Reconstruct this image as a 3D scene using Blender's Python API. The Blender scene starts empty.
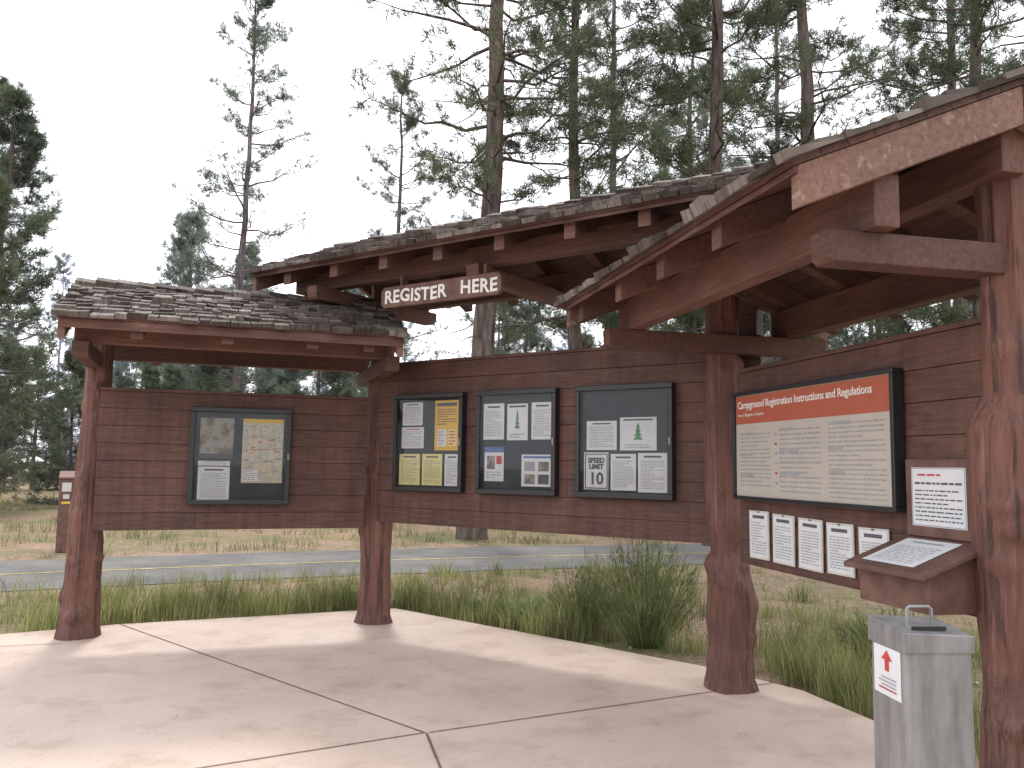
import bpy, math, random
import numpy as np
from mathutils import Vector, Matrix, noise
random.seed(7)
scene=bpy.context.scene
scene.view_settings.view_transform='Standard'
scene.view_settings.look='None'
scene.view_settings.exposure=0

# ------------------------------------------------------------ materials
def newmat(name):
    m=bpy.data.materials.new(name); m.use_nodes=True
    nt=m.node_tree; nt.nodes.clear()
    out=nt.nodes.new('ShaderNodeOutputMaterial')
    return m,nt,out
def N(nt,t,**k):
    n=nt.nodes.new(t)
    for a,b in k.items():
        if a.startswith('i_'):
            n.inputs[a[2:].replace('_',' ')].default_value=b
        else: setattr(n,a,b)
    return n
def ramp(nt,stops):
    r=nt.nodes.new('ShaderNodeValToRGB')
    e=r.color_ramp.elements
    while len(e)<len(stops): e.new(0.5)
    for i,(p,c) in enumerate(stops):
        e[i].position=p; e[i].color=(c[0],c[1],c[2],1)
    return r
def coords(nt,scale,obj=True):
    tc=nt.nodes.new('ShaderNodeTexCoord'); mp=nt.nodes.new('ShaderNodeMapping')
    mp.inputs['Scale'].default_value=scale
    nt.links.new(tc.outputs['Object' if obj else 'Generated'],mp.inputs['Vector'])
    return mp
def mix(nt,fac,a,b,mode='MIX'):
    m=nt.nodes.new('ShaderNodeMixRGB'); m.blend_type=mode
    for s,v in ((0,fac),(1,a),(2,b)):
        if hasattr(v,'is_linked') or hasattr(v,'links'): nt.links.new(v,m.inputs[s])
        elif s==0: m.inputs[0].default_value=v
        else: m.inputs[s].default_value=(v[0],v[1],v[2],1)
    return m.outputs[0]
def bump(nt,h,strength,dist=0.01):
    b=nt.nodes.new('ShaderNodeBump'); b.inputs['Strength'].default_value=strength; b.inputs['Distance'].default_value=dist
    nt.links.new(h,b.inputs['Height']); return b.outputs[0]
def principled(nt,out,col,rough=0.7,metal=0,normal=None,spec=0.4):
    p=nt.nodes.new('ShaderNodeBsdfPrincipled')
    if hasattr(col,'links'): nt.links.new(col,p.inputs['Base Color'])
    else: p.inputs['Base Color'].default_value=(*col,1)
    if hasattr(rough,'links'): nt.links.new(rough,p.inputs['Roughness'])
    else: p.inputs['Roughness'].default_value=rough
    p.inputs['Metallic'].default_value=metal
    p.inputs['Specular IOR Level'].default_value=spec
    if normal is not None: nt.links.new(normal,p.inputs['Normal'])
    nt.links.new(p.outputs[0],out.inputs[0]); return p
def simple(name,col,rough=0.6,metal=0,spec=0.3,var=0.12,sc=12):
    m,nt,out=newmat(name); mp=coords(nt,(1,1,1))
    n=N(nt,'ShaderNodeTexNoise',i_Scale=sc,i_Detail=5.0); nt.links.new(mp.outputs[0],n.inputs['Vector'])
    a=tuple(c*(1-var) for c in col); b=tuple(min(1,c*(1+var)) for c in col)
    r=ramp(nt,[(0.3,a),(0.7,b)]); nt.links.new(n.outputs[0],r.inputs[0])
    principled(nt,out,r.outputs[0],rough,metal,spec=spec); return m
def wood(name,c,scale=(1.2,14,14),worn=None,wornth=0.62,rough=0.65,bs=0.35,island=0.25,dark=None,soft=0.07,stain=False):
    m,nt,out=newmat(name); mp=coords(nt,scale)
    g=N(nt,'ShaderNodeTexNoise',i_Scale=3.0,i_Detail=8.0,i_Roughness=0.65); nt.links.new(mp.outputs[0],g.inputs['Vector'])
    r=ramp(nt,[(0.25,tuple(x*0.55 for x in c)),(0.52,c),(0.8,tuple(x*1.4 for x in c))]); nt.links.new(g.outputs[0],r.inputs[0])
    geo=nt.nodes.new('ShaderNodeNewGeometry')
    mr=N(nt,'ShaderNodeMapRange'); mr.inputs['To Min'].default_value=1-island; mr.inputs['To Max'].default_value=1+island
    nt.links.new(geo.outputs['Random Per Island'],mr.inputs['Value'])
    col=mix(nt,1.0,r.outputs[0],mr.outputs[0],'MULTIPLY')
    mp2=coords(nt,(1,1,1)); n2=N(nt,'ShaderNodeTexNoise',i_Scale=1.7,i_Detail=5.0); nt.links.new(mp2.outputs[0],n2.inputs['Vector'])
    r2=ramp(nt,[(0.3,(0.75,0.75,0.77)),(0.7,(1.2,1.17,1.13))]); nt.links.new(n2.outputs[0],r2.inputs[0])
    col=mix(nt,1.0,col,r2.outputs[0],'MULTIPLY')
    if stain:   # rain streaks running down the face
        mp5=coords(nt,(9,9,.7)); n5=N(nt,'ShaderNodeTexNoise',i_Scale=1.5,i_Detail=6.0,i_Roughness=0.6); nt.links.new(mp5.outputs[0],n5.inputs['Vector'])
        r5=ramp(nt,[(0.35,(0.78,0.78,0.80)),(0.6,(1.08,1.06,1.04))]); nt.links.new(n5.outputs[0],r5.inputs[0])
        col=mix(nt,1.0,col,r5.outputs[0],'MULTIPLY')
    if worn:
        mp3=coords(nt,(scale[0]*1.5,scale[1]*0.35,scale[2]*0.35)); n3=N(nt,'ShaderNodeTexNoise',i_Scale=3.5,i_Detail=9.0,i_Roughness=0.7); nt.links.new(mp3.outputs[0],n3.inputs['Vector'])
        r3=ramp(nt,[(wornth,(0,0,0)),(wornth+soft,(1,1,1))]); nt.links.new(n3.outputs[0],r3.inputs[0])
        col=mix(nt,r3.outputs[0],col,worn)
    if dark:
        mp4=coords(nt,(scale[0]*1.6,scale[1]*1.6,scale[2]*.5)); n4=N(nt,'ShaderNodeTexNoise',i_Scale=1.1,i_Detail=8.0,i_Roughness=0.7); nt.links.new(mp4.outputs[0],n4.inputs['Vector'])
        r4=ramp(nt,[(0.38,(1,1,1)),(0.47,(0,0,0))]); nt.links.new(n4.outputs[0],r4.inputs[0])
        col=mix(nt,r4.outputs[0],col,dark)
    principled(nt,out,col,rough,normal=bump(nt,g.outputs[0],bs,0.014),spec=0.35); return m

M_panel=wood('painted_siding',(0.118,0.060,0.048),worn=(0.16,0.098,0.08),wornth=0.58,bs=0.45,island=.07,soft=.22,stain=True)
M_beam=wood('painted_beam',(0.130,0.065,0.050),worn=(0.20,0.122,0.093),wornth=0.60,soft=.15)
M_barge=wood('weathered_barge',(0.20,0.112,0.087),worn=(0.33,0.235,0.185),wornth=0.56,soft=.10)
M_deck=wood('roof_deck',(0.11,0.056,0.045),island=0.3)
M_post=wood('log_post',(0.155,0.073,0.057),scale=(10,10,0.8),worn=(0.24,0.145,0.115),wornth=0.57,bs=1.0,island=0.0,dark=(0.065,0.034,0.029),soft=.13)
M_shelf=wood('lectern_wood',(0.17,0.095,0.075),island=0.1)
def shake_mat():
    m,nt,out=newmat('wood_shakes'); mp=coords(nt,(16,1.5,1.5))
    g=N(nt,'ShaderNodeTexNoise',i_Scale=3.0,i_Detail=7.0); nt.links.new(mp.outputs[0],g.inputs['Vector'])
    geo=nt.nodes.new('ShaderNodeNewGeometry')
    r=ramp(nt,[(0.0,(0.05,0.039,0.034)),(0.35,(0.10,0.08,0.07)),(0.7,(0.155,0.13,0.115)),(1.0,(0.24,0.21,0.195))])
    nt.links.new(geo.outputs['Random Per Island'],r.inputs[0])
    r2=ramp(nt,[(0.3,(0.55,0.52,0.5)),(0.7,(1.2,1.2,1.2))]); nt.links.new(g.outputs[0],r2.inputs[0])
    col=mix(nt,1.0,r.outputs[0],r2.outputs[0],'MULTIPLY')
    principled(nt,out,col,0.8,normal=bump(nt,g.outputs[0],0.6,0.008),spec=0.2); return m
M_shake=shake_mat()
M_black=simple('black_frame',(0.018,0.018,0.02),0.35,spec=0.5)
M_back=simple('board_backing',(0.03,0.038,0.045),0.6,var=0.3,sc=3)
M_paper=simple('paper',(0.64,0.65,0.67),0.7,var=0.04)
M_paper2=simple('paper_cream',(0.54,0.52,0.47),0.7,var=0.05)
M_yellow=simple('paper_yellow',(0.68,0.61,0.27),0.7,var=0.05)
M_gold=simple('poster_gold',(0.68,0.43,0.07),0.6,var=0.05)
M_ink=simple('ink',(0.10,0.10,0.11),0.7)
M_inkl=simple('ink_light',(0.32,0.32,0.33),0.7)
M_red=simple('sign_red',(0.40,0.105,0.06),0.5,var=0.05)
M_redp=simple('red_print',(0.5,0.06,0.05),0.6)
M_bluep=simple('blue_print',(0.10,0.17,0.36),0.6)
M_greenp=simple('green_print',(0.08,0.24,0.11),0.6)
M_cream=simple('sign_cream',(0.46,0.42,0.37),0.55,var=0.03)
M_white=simple('white_paint',(0.74,0.72,0.68),0.6,var=0.10,sc=30)
M_signw=simple('sign_board_brown',(0.135,0.073,0.058),0.6,var=0.3,sc=9)
def multi_poster(name,cols,sc):
    m,nt,out=newmat(name); mp=coords(nt,(1,1,1))
    n=N(nt,'ShaderNodeTexNoise',i_Scale=sc,i_Detail=6.0,i_Roughness=0.6); nt.links.new(mp.outputs[0],n.inputs['Vector'])
    k=len(cols); r=ramp(nt,[(0.3+0.4*i/(k-1),c) for i,c in enumerate(cols)])
    nt.links.new(n.outputs[0],r.inputs[0]); principled(nt,out,r.outputs[0],0.6); return m
M_photo=multi_poster('landscape_photo',[(0.06,0.07,0.05),(0.15,0.13,0.10),(0.33,0.30,0.26),(0.12,0.15,0.2)],9)
M_map=multi_poster('area_map',[(0.52,0.45,0.25),(0.60,0.50,0.38),(0.40,0.42,0.34),(0.60,0.52,0.42),(0.58,0.38,0.26)],11)
def glass():
    m,nt,out=newmat('board_glass')
    t=nt.nodes.new('ShaderNodeBsdfTransparent'); g=nt.nodes.new('ShaderNodeBsdfGlossy'); g.inputs['Roughness'].default_value=0.03
    f=nt.nodes.new('ShaderNodeFresnel'); f.inputs['IOR'].default_value=1.4
    mx=nt.nodes.new('ShaderNodeMixShader'); nt.links.new(f.outputs[0],mx.inputs[0]); nt.links.new(t.outputs[0],mx.inputs[1]); nt.links.new(g.outputs[0],mx.inputs[2])
    nt.links.new(mx.outputs[0],out.inputs[0]); return m
M_glass=glass()
def metal_mat():
    m,nt,out=newmat('galvanized_steel'); mp=coords(nt,(1,1,0.3))
    n=N(nt,'ShaderNodeTexNoise',i_Scale=14.0,i_Detail=8.0,i_Roughness=0.7); nt.links.new(mp.outputs[0],n.inputs['Vector'])
    r=ramp(nt,[(0.3,(0.20,0.20,0.208)),(0.7,(0.34,0.335,0.335))]); nt.links.new(n.outputs[0],r.inputs[0])
    mp2=coords(nt,(9,9,.9)); n2=N(nt,'ShaderNodeTexNoise',i_Scale=2.0,i_Detail=6.0); nt.links.new(mp2.outputs[0],n2.inputs['Vector'])
    r2=ramp(nt,[(0.35,(0.78,0.76,0.74)),(0.6,(1.05,1.05,1.05))]); nt.links.new(n2.outputs[0],r2.inputs[0])
    principled(nt,out,mix(nt,1.0,r.outputs[0],r2.outputs[0],'MULTIPLY'),0.45,0.4,normal=bump(nt,n.outputs[0],0.12,0.003),spec=0.5); return m
M_steel=metal_mat()
def concrete():
    m,nt,out=newmat('patio_concrete'); mp=coords(nt,(1,1,1))
    n=N(nt,'ShaderNodeTexNoise',i_Scale=0.7,i_Detail=6.0,i_Roughness=0.6); nt.links.new(mp.outputs[0],n.inputs['Vector'])
    n2=N(nt,'ShaderNodeTexNoise',i_Scale=60.0,i_Detail=4.0); nt.links.new(mp.outputs[0],n2.inputs['Vector'])
    r=ramp(nt,[(0.3,(0.47,0.36,0.30)),(0.55,(0.55,0.435,0.37)),(0.75,(0.59,0.48,0.42))]); nt.links.new(n.outputs[0],r.inputs[0])
    r2=ramp(nt,[(0.3,(0.86,0.85,0.84)),(0.7,(1.05,1.05,1.05))]); nt.links.new(n2.outputs[0],r2.inputs[0])
    n3=N(nt,'ShaderNodeTexNoise',i_Scale=2.3,i_Detail=7.0,i_Roughness=0.65); nt.links.new(mp.outputs[0],n3.inputs['Vector'])
    r3=ramp(nt,[(0.36,(0.84,0.81,0.78)),(0.5,(1,1,1))]); nt.links.new(n3.outputs[0],r3.inputs[0])
    c=mix(nt,1.0,r.outputs[0],r2.outputs[0],'MULTIPLY'); c=mix(nt,1.0,c,r3.outputs[0],'MULTIPLY')
    principled(nt,out,c,0.62,normal=bump(nt,n2.outputs[0],0.15,0.004),spec=0.4); return m
M_conc=concrete()
M_joint=simple('joint_groove',(0.15,0.105,0.09),0.9,var=.3)  # dark brown colour of the thin groove strips marking the slab joints
def ground_mat():
    m,nt,out=newmat('forest_soil'); mp=coords(nt,(1,1,1))
    n=N(nt,'ShaderNodeTexNoise',i_Scale=0.35,i_Detail=8.0,i_Roughness=0.65); nt.links.new(mp.outputs[0],n.inputs['Vector'])
    n2=N(nt,'ShaderNodeTexNoise',i_Scale=9.0,i_Detail=8.0,i_Roughness=0.75); nt.links.new(mp.outputs[0],n2.inputs['Vector'])
    r=ramp(nt,[(0.38,(0.35,0.245,0.19)),(0.5,(0.29,0.22,0.155)),(0.62,(0.18,0.185,0.09))]); nt.links.new(n.outputs[0],r.inputs[0])
    r2=ramp(nt,[(0.3,(0.6,0.58,0.55)),(0.7,(1.2,1.18,1.16))]); nt.links.new(n2.outputs[0],r2.inputs[0])
    c=mix(nt,1.0,r.outputs[0],r2.outputs[0],'MULTIPLY')
    principled(nt,out,c,0.95,normal=bump(nt,n2.outputs[0],0.8,0.03),spec=0.1); return m
M_ground=ground_mat()
def asphalt():
    m,nt,out=newmat('asphalt'); mp=coords(nt,(1,1,1))
    n=N(nt,'ShaderNodeTexNoise',i_Scale=40.0,i_Detail=6.0); nt.links.new(mp.outputs[0],n.inputs['Vector'])
    n1=N(nt,'ShaderNodeTexNoise',i_Scale=0.9,i_Detail=8.0,i_Roughness=.65); nt.links.new(mp.outputs[0],n1.inputs['Vector'])
    r=ramp(nt,[(0.3,(0.125,0.122,0.12)),(0.7,(0.195,0.19,0.187))]); nt.links.new(n.outputs[0],r.inputs[0])
    r1=ramp(nt,[(0.35,(0.75,0.75,0.75)),(0.65,(1.2,1.17,1.13))]); nt.links.new(n1.outputs[0],r1.inputs[0])
    principled(nt,out,mix(nt,1.0,r.outputs[0],r1.outputs[0],'MULTIPLY'),0.95,spec=0.1); return m
M_asph=asphalt()
M_yline=simple('yellow_line',(0.40,0.31,0.12),0.8,var=0.4,sc=5)
def leafmat(name,stops,tr=0.35,nscale=0.6,objcol=False):
    m,nt,out=newmat(name)
    geo=nt.nodes.new('ShaderNodeNewGeometry')
    r=ramp(nt,stops); nt.links.new(geo.outputs['Random Per Island'],r.inputs[0])
    mp=coords(nt,(1,1,1)); n=N(nt,'ShaderNodeTexNoise',i_Scale=nscale,i_Detail=2.0); nt.links.new(mp.outputs[0],n.inputs['Vector'])
    r2=ramp(nt,[(0.35,(0.6,0.62,0.6)),(0.65,(1.25,1.25,1.1))]); nt.links.new(n.outputs[0],r2.inputs[0])
    c=mix(nt,1.0,r.outputs[0],r2.outputs[0],'MULTIPLY')
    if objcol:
        oi=nt.nodes.new('ShaderNodeObjectInfo'); c=mix(nt,1.0,c,oi.outputs['Color'],'MULTIPLY')  # per-tree tint carries the painted distance haze
    d=nt.nodes.new('ShaderNodeBsdfDiffuse'); t=nt.nodes.new('ShaderNodeBsdfTranslucent')
    nt.links.new(c,d.inputs[0]); nt.links.new(c,t.inputs[0])
    mx=nt.nodes.new('ShaderNodeMixShader'); mx.inputs[0].default_value=tr
    nt.links.new(d.outputs[0],mx.inputs[1]); nt.links.new(t.outputs[0],mx.inputs[2]); nt.links.new(mx.outputs[0],out.inputs[0]); return m
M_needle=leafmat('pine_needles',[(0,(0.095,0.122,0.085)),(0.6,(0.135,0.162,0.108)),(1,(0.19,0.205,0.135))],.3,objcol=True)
M_grass=leafmat('grass_blades',[(0,(0.14,0.18,0.06)),(0.45,(0.23,0.265,0.105)),(0.75,(0.36,0.345,0.18)),(1,(0.50,0.43,0.28))],0.4,1.5)
M_dry=leafmat('dry_grass_blades',[(0,(0.16,0.19,0.09)),(0.5,(0.27,0.27,0.145)),(1,(0.44,0.385,0.25))],0.4,0.3)
M_shrub=leafmat('shrub_stems',[(0,(0.11,0.145,0.07)),(0.6,(0.18,0.215,0.10)),(1,(0.32,0.31,0.17))],0.35,4)
M_weed=leafmat('weed_leaves',[(0,(0.18,0.25,0.14)),(1,(0.30,0.37,0.24))],0.3,4)
def barkmat():
    m,nt,out=newmat('pine_bark'); mp=coords(nt,(6,6,1.2))
    n=N(nt,'ShaderNodeTexVoronoi',i_Scale=1.6); nt.links.new(mp.outputs[0],n.inputs['Vector'])
    n2=N(nt,'ShaderNodeTexNoise',i_Scale=3.0,i_Detail=6.0); nt.links.new(mp.outputs[0],n2.inputs['Vector'])
    r=ramp(nt,[(0.2,(0.16,0.13,0.112)),(0.6,(0.11,0.09,0.08)),(0.9,(0.055,0.047,0.045))]); nt.links.new(n.outputs['Distance'],r.inputs[0])
    r2=ramp(nt,[(0.3,(0.7,0.7,0.7)),(0.7,(1.3,1.25,1.2))]); nt.links.new(n2.outputs[0],r2.inputs[0])
    c=mix(nt,1.0,r.outputs[0],r2.outputs[0],'MULTIPLY')
    oi=nt.nodes.new('ShaderNodeObjectInfo'); c=mix(nt,1.0,c,oi.outputs['Color'],'MULTIPLY')  # bark takes the same painted haze tint as the needles
    principled(nt,out,c,0.9,normal=bump(nt,n.outputs['Distance'],0.6,0.03),spec=0.1); return m
M_bark=barkmat()
M_rock=simple('pebbles',(0.36,0.28,0.23),0.9,var=0.4,sc=2)
M_litter=simple('needle_litter',(0.22,0.12,0.07),0.9,var=0.4,sc=2)

# ------------------------------------------------------------ mesh helpers
class MB:
    def __init__(s): s.v=[]; s.f=[]; s.m=[]
    def add(s,vs,fs,mi=0):
        o=len(s.v); s.v+= [tuple(v) for v in vs]; s.f+=[tuple(i+o for i in f) for f in fs]; s.m+=[mi]*len(fs)
    def box(s,x0,x1,y0,y1,z0,z1,mi=0):
        s.hexa([(x0,y0,z0),(x1,y0,z0),(x1,y1,z0),(x0,y1,z0),(x0,y0,z1),(x1,y0,z1),(x1,y1,z1),(x0,y1,z1)],mi)
    def hexa(s,v,mi=0):
        s.add(v,[(0,3,2,1),(4,5,6,7),(0,1,5,4),(1,2,6,5),(2,3,7,6),(3,0,4,7)],mi)
    def quad(s,x0,x1,z0,z1,y,mi=0):
        s.add([(x0,y,z0),(x1,y,z0),(x1,y,z1),(x0,y,z1)],[(0,1,2,3)],mi)
    def poly(s,pts,y0,y1,mi=0):
        n=len(pts); v=[(p[0],y0,p[1]) for p in pts]+[(p[0],y1,p[1]) for p in pts]
        f=[tuple(range(n)),tuple(reversed(range(n,2*n)))]+[(i,i+n,(i+1)%n+n,(i+1)%n) for i in range(n)]
        s.add(v,f,mi)
    def polyx(s,pts,x0,x1,mi=0):
        n=len(pts); v=[(x0,p[0],p[1]) for p in pts]+[(x1,p[0],p[1]) for p in pts]
        f=[tuple(reversed(range(n))),tuple(range(n,2*n))]+[(i,(i+1)%n,(i+1)%n+n,i+n) for i in range(n)]
        s.add(v,f,mi)
    def obj(s,name,mats,parent=None,bevel=0,mat=None,smooth=False):
        me=bpy.data.meshes.new(name); me.from_pydata(s.v,[],s.f)
        for m in mats: me.materials.append(m)
        me.polygons.foreach_set('material_index',s.m)
        if smooth: me.polygons.foreach_set('use_smooth',[True]*len(s.f))
        me.update()
        o=bpy.data.objects.new(name,me); scene.collection.objects.link(o)
        if parent: o.parent=parent
        if mat is not None: o.matrix_local=mat
        if bevel:
            b=o.modifiers.new('bevel','BEVEL'); b.width=bevel; b.segments=2; b.limit_method='ANGLE'
        return o
def empty(name,mat=None,parent=None):
    e=bpy.data.objects.new(name,None); e.empty_display_size=0.2; scene.collection.objects.link(e)
    if parent: e.parent=parent
    if mat is not None: e.matrix_local=mat
    return e
def frame(o,ang,z=0):
    return Matrix.Translation((o[0],o[1],z))@Matrix.Rotation(ang,4,'Z')
def text(name,body,size,mat,parent,loc,extrude=0.001,offset=0,spacing=1.0,align='LEFT',rot=None):
    c=bpy.data.curves.new(name,'FONT'); c.body=body; c.size=size; c.extrude=extrude; c.offset=offset; c.space_character=spacing
    c.align_x=align; c.resolution_u=3
    t=bpy.data.objects.new(name+'_tmp',c); scene.collection.objects.link(t)
    bpy.context.view_layer.update()
    dg=bpy.context.evaluated_depsgraph_get()
    me=bpy.data.meshes.new_from_object(t.evaluated_get(dg)); bpy.data.objects.remove(t)
    me.materials.clear(); me.materials.append(mat)
    o=bpy.data.objects.new(name,me); scene.collection.objects.link(o); o.parent=parent
    o.matrix_local=Matrix.Translation(loc)@(rot if rot is not None else Matrix.Rotation(math.pi/2,4,'X'))
    return o
def words(mb,x0,x1,z0,z1,n,y,rng,mi=0,fill=0.9,hf=0.42):
    p=(z1-z0)/n
    for i in range(n):
        z=z1-(i+0.5)*p; x=x0; end=x0+(x1-x0)*(rng.uniform(0.45,1.0) if rng.random()<0.35 else 1.0)*fill/0.9
        end=min(end,x1)
        while x<end-p*0.3:
            w=min(rng.uniform(0.6,3.2)*p*0.8,end-x)
            mb.quad(x,x+w,z-p*hf/2,z+p*hf/2,y,mi); x+=w+p*0.4
def np_mesh(name,V,T,mi,mats,smooth=None):
    me=bpy.data.meshes.new(name); V=np.asarray(V,dtype=np.float32); T=np.asarray(T,dtype=np.int32)
    me.vertices.add(len(V)); me.vertices.foreach_set('co',V.ravel())
    me.loops.add(T.size); me.loops.foreach_set('vertex_index',T.ravel())
    me.polygons.add(len(T)); me.polygons.foreach_set('loop_start',np.arange(0,T.size,3,dtype=np.int32))
    try: me.polygons.foreach_set('loop_total',np.full(len(T),3,dtype=np.int32))
    except Exception: pass
    me.polygons.foreach_set('material_index',np.asarray(mi,dtype=np.int32))
    me.polygons.foreach_set('use_smooth',np.asarray(smooth if smooth is not None else np.zeros(len(T),bool)))
    for m in mats: me.materials.append(m)
    me.update(calc_edges=True); me.validate()
    return me
def link(name,me,mat=None,parent=None):
    o=bpy.data.objects.new(name,me); scene.collection.objects.link(o)
    if parent: o.parent=parent
    if mat is not None: o.matrix_local=mat
    return o

# ------------------------------------------------------------ frames of the three bays
A_L=math.radians(19.0); A_C=math.atan2(-0.569,0.822); A_R=math.atan2(-0.974,0.227)
FL=frame((-3.75,7.8),A_L); FC=frame((-1.311,8.7),A_C); FR=frame((1.57,5.95),A_R)
FP=frame((1.63,5.965),A_R)
kiosk=empty('registration_kiosk')

def siding(name,F,x0,x1,z0,z1,nb,seed):
    rng=random.Random(seed); mb=MB(); p=(z1-z0)/nb
    for i in range(nb):
        a=z0+i*p
        # each course: boards butted end to end with hairline joints, slightly out of plane
        cuts=[x0]
        if x1-x0>2: cuts.append(x0+(x1-x0)*rng.uniform(.3,.7))
        cuts.append(x1)
        for xa,xb in zip(cuts,cuts[1:]):
            j=rng.uniform(-.0025,.0025)
            mb.polyx([(-0.028+j,a+0.0012),(0.02,a+0.0012),(0.02,a+p-0.0012),(-0.0225+j,a+p-0.0012)],xa+.0008,xb-.0008)
    mb.box(x0+.01,x1-.01,0.022,0.05,z0+.03,z1-.02)
    mb.box(x0,x1,-0.037,0.056,z1+0.001,z1+0.028)
    mn=MB()
    for i in range(nb):
        for x in np.arange(x0+.12,x1-.05,.61):
            for dz in(.04,p-.04):
                c=(x+rng.uniform(-.008,.008),z0+i*p+dz); r=.0045
                mn.add([(c[0]+r*math.cos(k*math.pi/3),-.0320+.0055*(dz/p),c[1]+r*math.sin(k*math.pi/3)) for k in range(6)],[(0,1,2,3,4,5)])
    mn.obj(name+'_nails',[M_ink],kiosk,mat=F)
    return mb.obj(name,[M_panel],kiosk,bevel=0.003,mat=F)
siding('left_wall_panel',FL,-0.03,2.42,0.965,2.24,8,1)
siding('centre_wall_panel',FC,-0.06,3.92,1.02,2.60,10,2)
siding('right_wall_panel',FP,-0.02,2.34,0.955,2.27,8,3)

SL=0.42; OFF=1.1
def roof(tag,F,t0,t1,ez,rafters,outs,seed,fas=-.085,off=OFF,drop=0.0):
    rng=random.Random(seed)
    cp=1/math.sqrt(1+SL*SL); sp=SL*cp; S=off/cp
    top=lambda y: ez+SL*(off-abs(y))
    def P(x,s,h,sg):
        return (x, sg*(off-s*cp+h*sp), ez-0.034+s*sp+h*cp)
    mb=MB()
    rows=int(S/0.135)+1
    for sg in (-1,1):
        for r in range(rows):
            s0=-0.04+r*0.135; x=t0-0.03+rng.uniform(-.05,0)
            while x<t1+0.03:
                w=rng.uniform(0.06,0.19); xe=min(x+w,t1+0.035+rng.uniform(-.015,.02)); xs=max(x,t0-0.035+rng.uniform(-.02,.015))
                if xe-xs>0.02:
                    j=rng.uniform(-.035,.025); h=rng.uniform(.026,.052); g=rng.uniform(.004,.012); sl=rng.uniform(-.006,.006)
                    if rng.random()<.06: h+=.022
                    s1=min(s0+0.25,S-0.002)
                    a,b=xs+g/2,xe-g/2
                    v=[P(a,s0+j,0.001,sg),P(b,s0+j,0.001,sg),P(b,s1,0.001,sg),P(a,s1,0.001,sg),
                       P(a,s0+j,h+sl,sg),P(b,s0+j,h-sl,sg),P(b,s1,0.007,sg),P(a,s1,0.007,sg)]
                    if sg==1: v=[v[1],v[0],v[3],v[2],v[5],v[4],v[7],v[6]]
                    mb.hexa(v)
                x+=w
    x=t0-0.03
    while x<t1:
        w=0.22
        for sg in (-1,1):
            a,b=x,min(x+w,t1+.04)
            h=rng.uniform(.035,.06)
            v=[P(a,S-.13,0.012,sg),P(b,S-.13,0.012,sg),P(b,S+.005,0.012,sg),P(a,S+.005,0.012,sg),P(a,S-.13,h+.016,sg),P(b,S-.13,h-.005,sg),P(b,S+.005,h-.005,sg),P(a,S+.005,h+.016,sg)]
            if sg==1: v=[v[1],v[0],v[3],v[2],v[5],v[4],v[7],v[6]]
            mb.hexa(v)
        x+=0.17
    mb.obj(tag+'_roof_shakes',[M_shake],kiosk,mat=F)
    mb=MB(); k=9; ds=S/k
    for sg in (-1,1):
        for i in range(k):
            a,b=i*ds,(i+1)*ds-0.004
            v=[P(t0,a,-0.025,sg),P(t1,a,-0.025,sg),P(t1,b,-0.025,sg),P(t0,b,-0.025,sg),P(t0,a,0,sg),P(t1,a,0,sg),P(t1,b,0,sg),P(t0,b,0,sg)]
            if sg==1: v=[v[1],v[0],v[3],v[2],v[5],v[4],v[7],v[6]]
            mb.hexa(v)
    mb.obj(tag+'_roof_deck',[M_deck],kiosk,mat=F)
    mb=MB(); mbar=MB()
    def sloped(m,x0,x1,s0,s1,h0,h1,sg):
        def Q(x,s,h):
            return (x,sg*(off-s*cp),ez-0.034+s*sp+h/cp)
        v=[Q(x0,s0,h0),Q(x1,s0,h0),Q(x1,s1,h0),Q(x0,s1,h0),Q(x0,s0,h1),Q(x1,s0,h1),Q(x1,s1,h1),Q(x0,s1,h1)]
        if sg==1: v=[v[1],v[0],v[3],v[2],v[5],v[4],v[7],v[6]]
        m.hexa(v)
    RH=.175
    for x in rafters:
        for sg in (-1,1):
            q=rng.uniform(-.012,.012)
            sloped(mb,x-.05+q,x+.05+q,0.07+rng.uniform(0,.02),S-0.012,-RH,-0.027,sg)
    for sg in (-1,1):
        sloped(mb,t0+.01,t1-.01,0.012,0.04,fas,-0.027,sg)
        for xx in (t0+0.005,t1-0.06):
            sloped(mbar,xx,xx+.055,0.03,S-0.004,-0.185,-0.0275,sg)
    pz=top(-.63)-0.034-RH/cp+.003
    for y in (-.63,.63):
        mb.box(t0+.07 if t1-t0<4 else t0+.2,t1-.07,y-.06,y+.06,pz-.175-drop,pz)
    rz=top(0)-.034-RH/cp
    mb.box(t0+.07,t1-.07,-.06,.06,rz-.2,rz)
    oz=pz-.176-drop
    for x,ly in outs:
        mb.polyx([(-ly,oz),(-ly+.008,oz-.11),(-ly+.03,oz-.135),(.85,oz-.135),(.9,oz-.09),(.9,oz)],x-.065,x+.065)
    mb.obj(tag+'_roof_timbers',[M_beam],kiosk,bevel=0.006,mat=F)
    mbar.obj(tag+'_barge_boards',[M_barge],kiosk,bevel=0.005,mat=F)
    return rz-.2,oz
rzL,ozL=roof('left',FL,-.249,2.56,2.79,[.35,1.05,1.75,2.25],[(-.11,.80),(2.50,.88)],11,fas=-.10)
rzC,ozC=roof('centre',FC,-.807,4.226,3.50,[-.35,.28,.91,1.54,2.17,2.80,3.43,3.95],[(-.14,.9),(1.72,.8),(3.62,.9)],12,fas=-.055)
rzR,ozR=roof('right',FR,-.56,2.56,2.84,[-.34,.41,1.10,1.79],[(-.32,.85),(2.345,.855)],13,fas=-.055,drop=.05)

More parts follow.
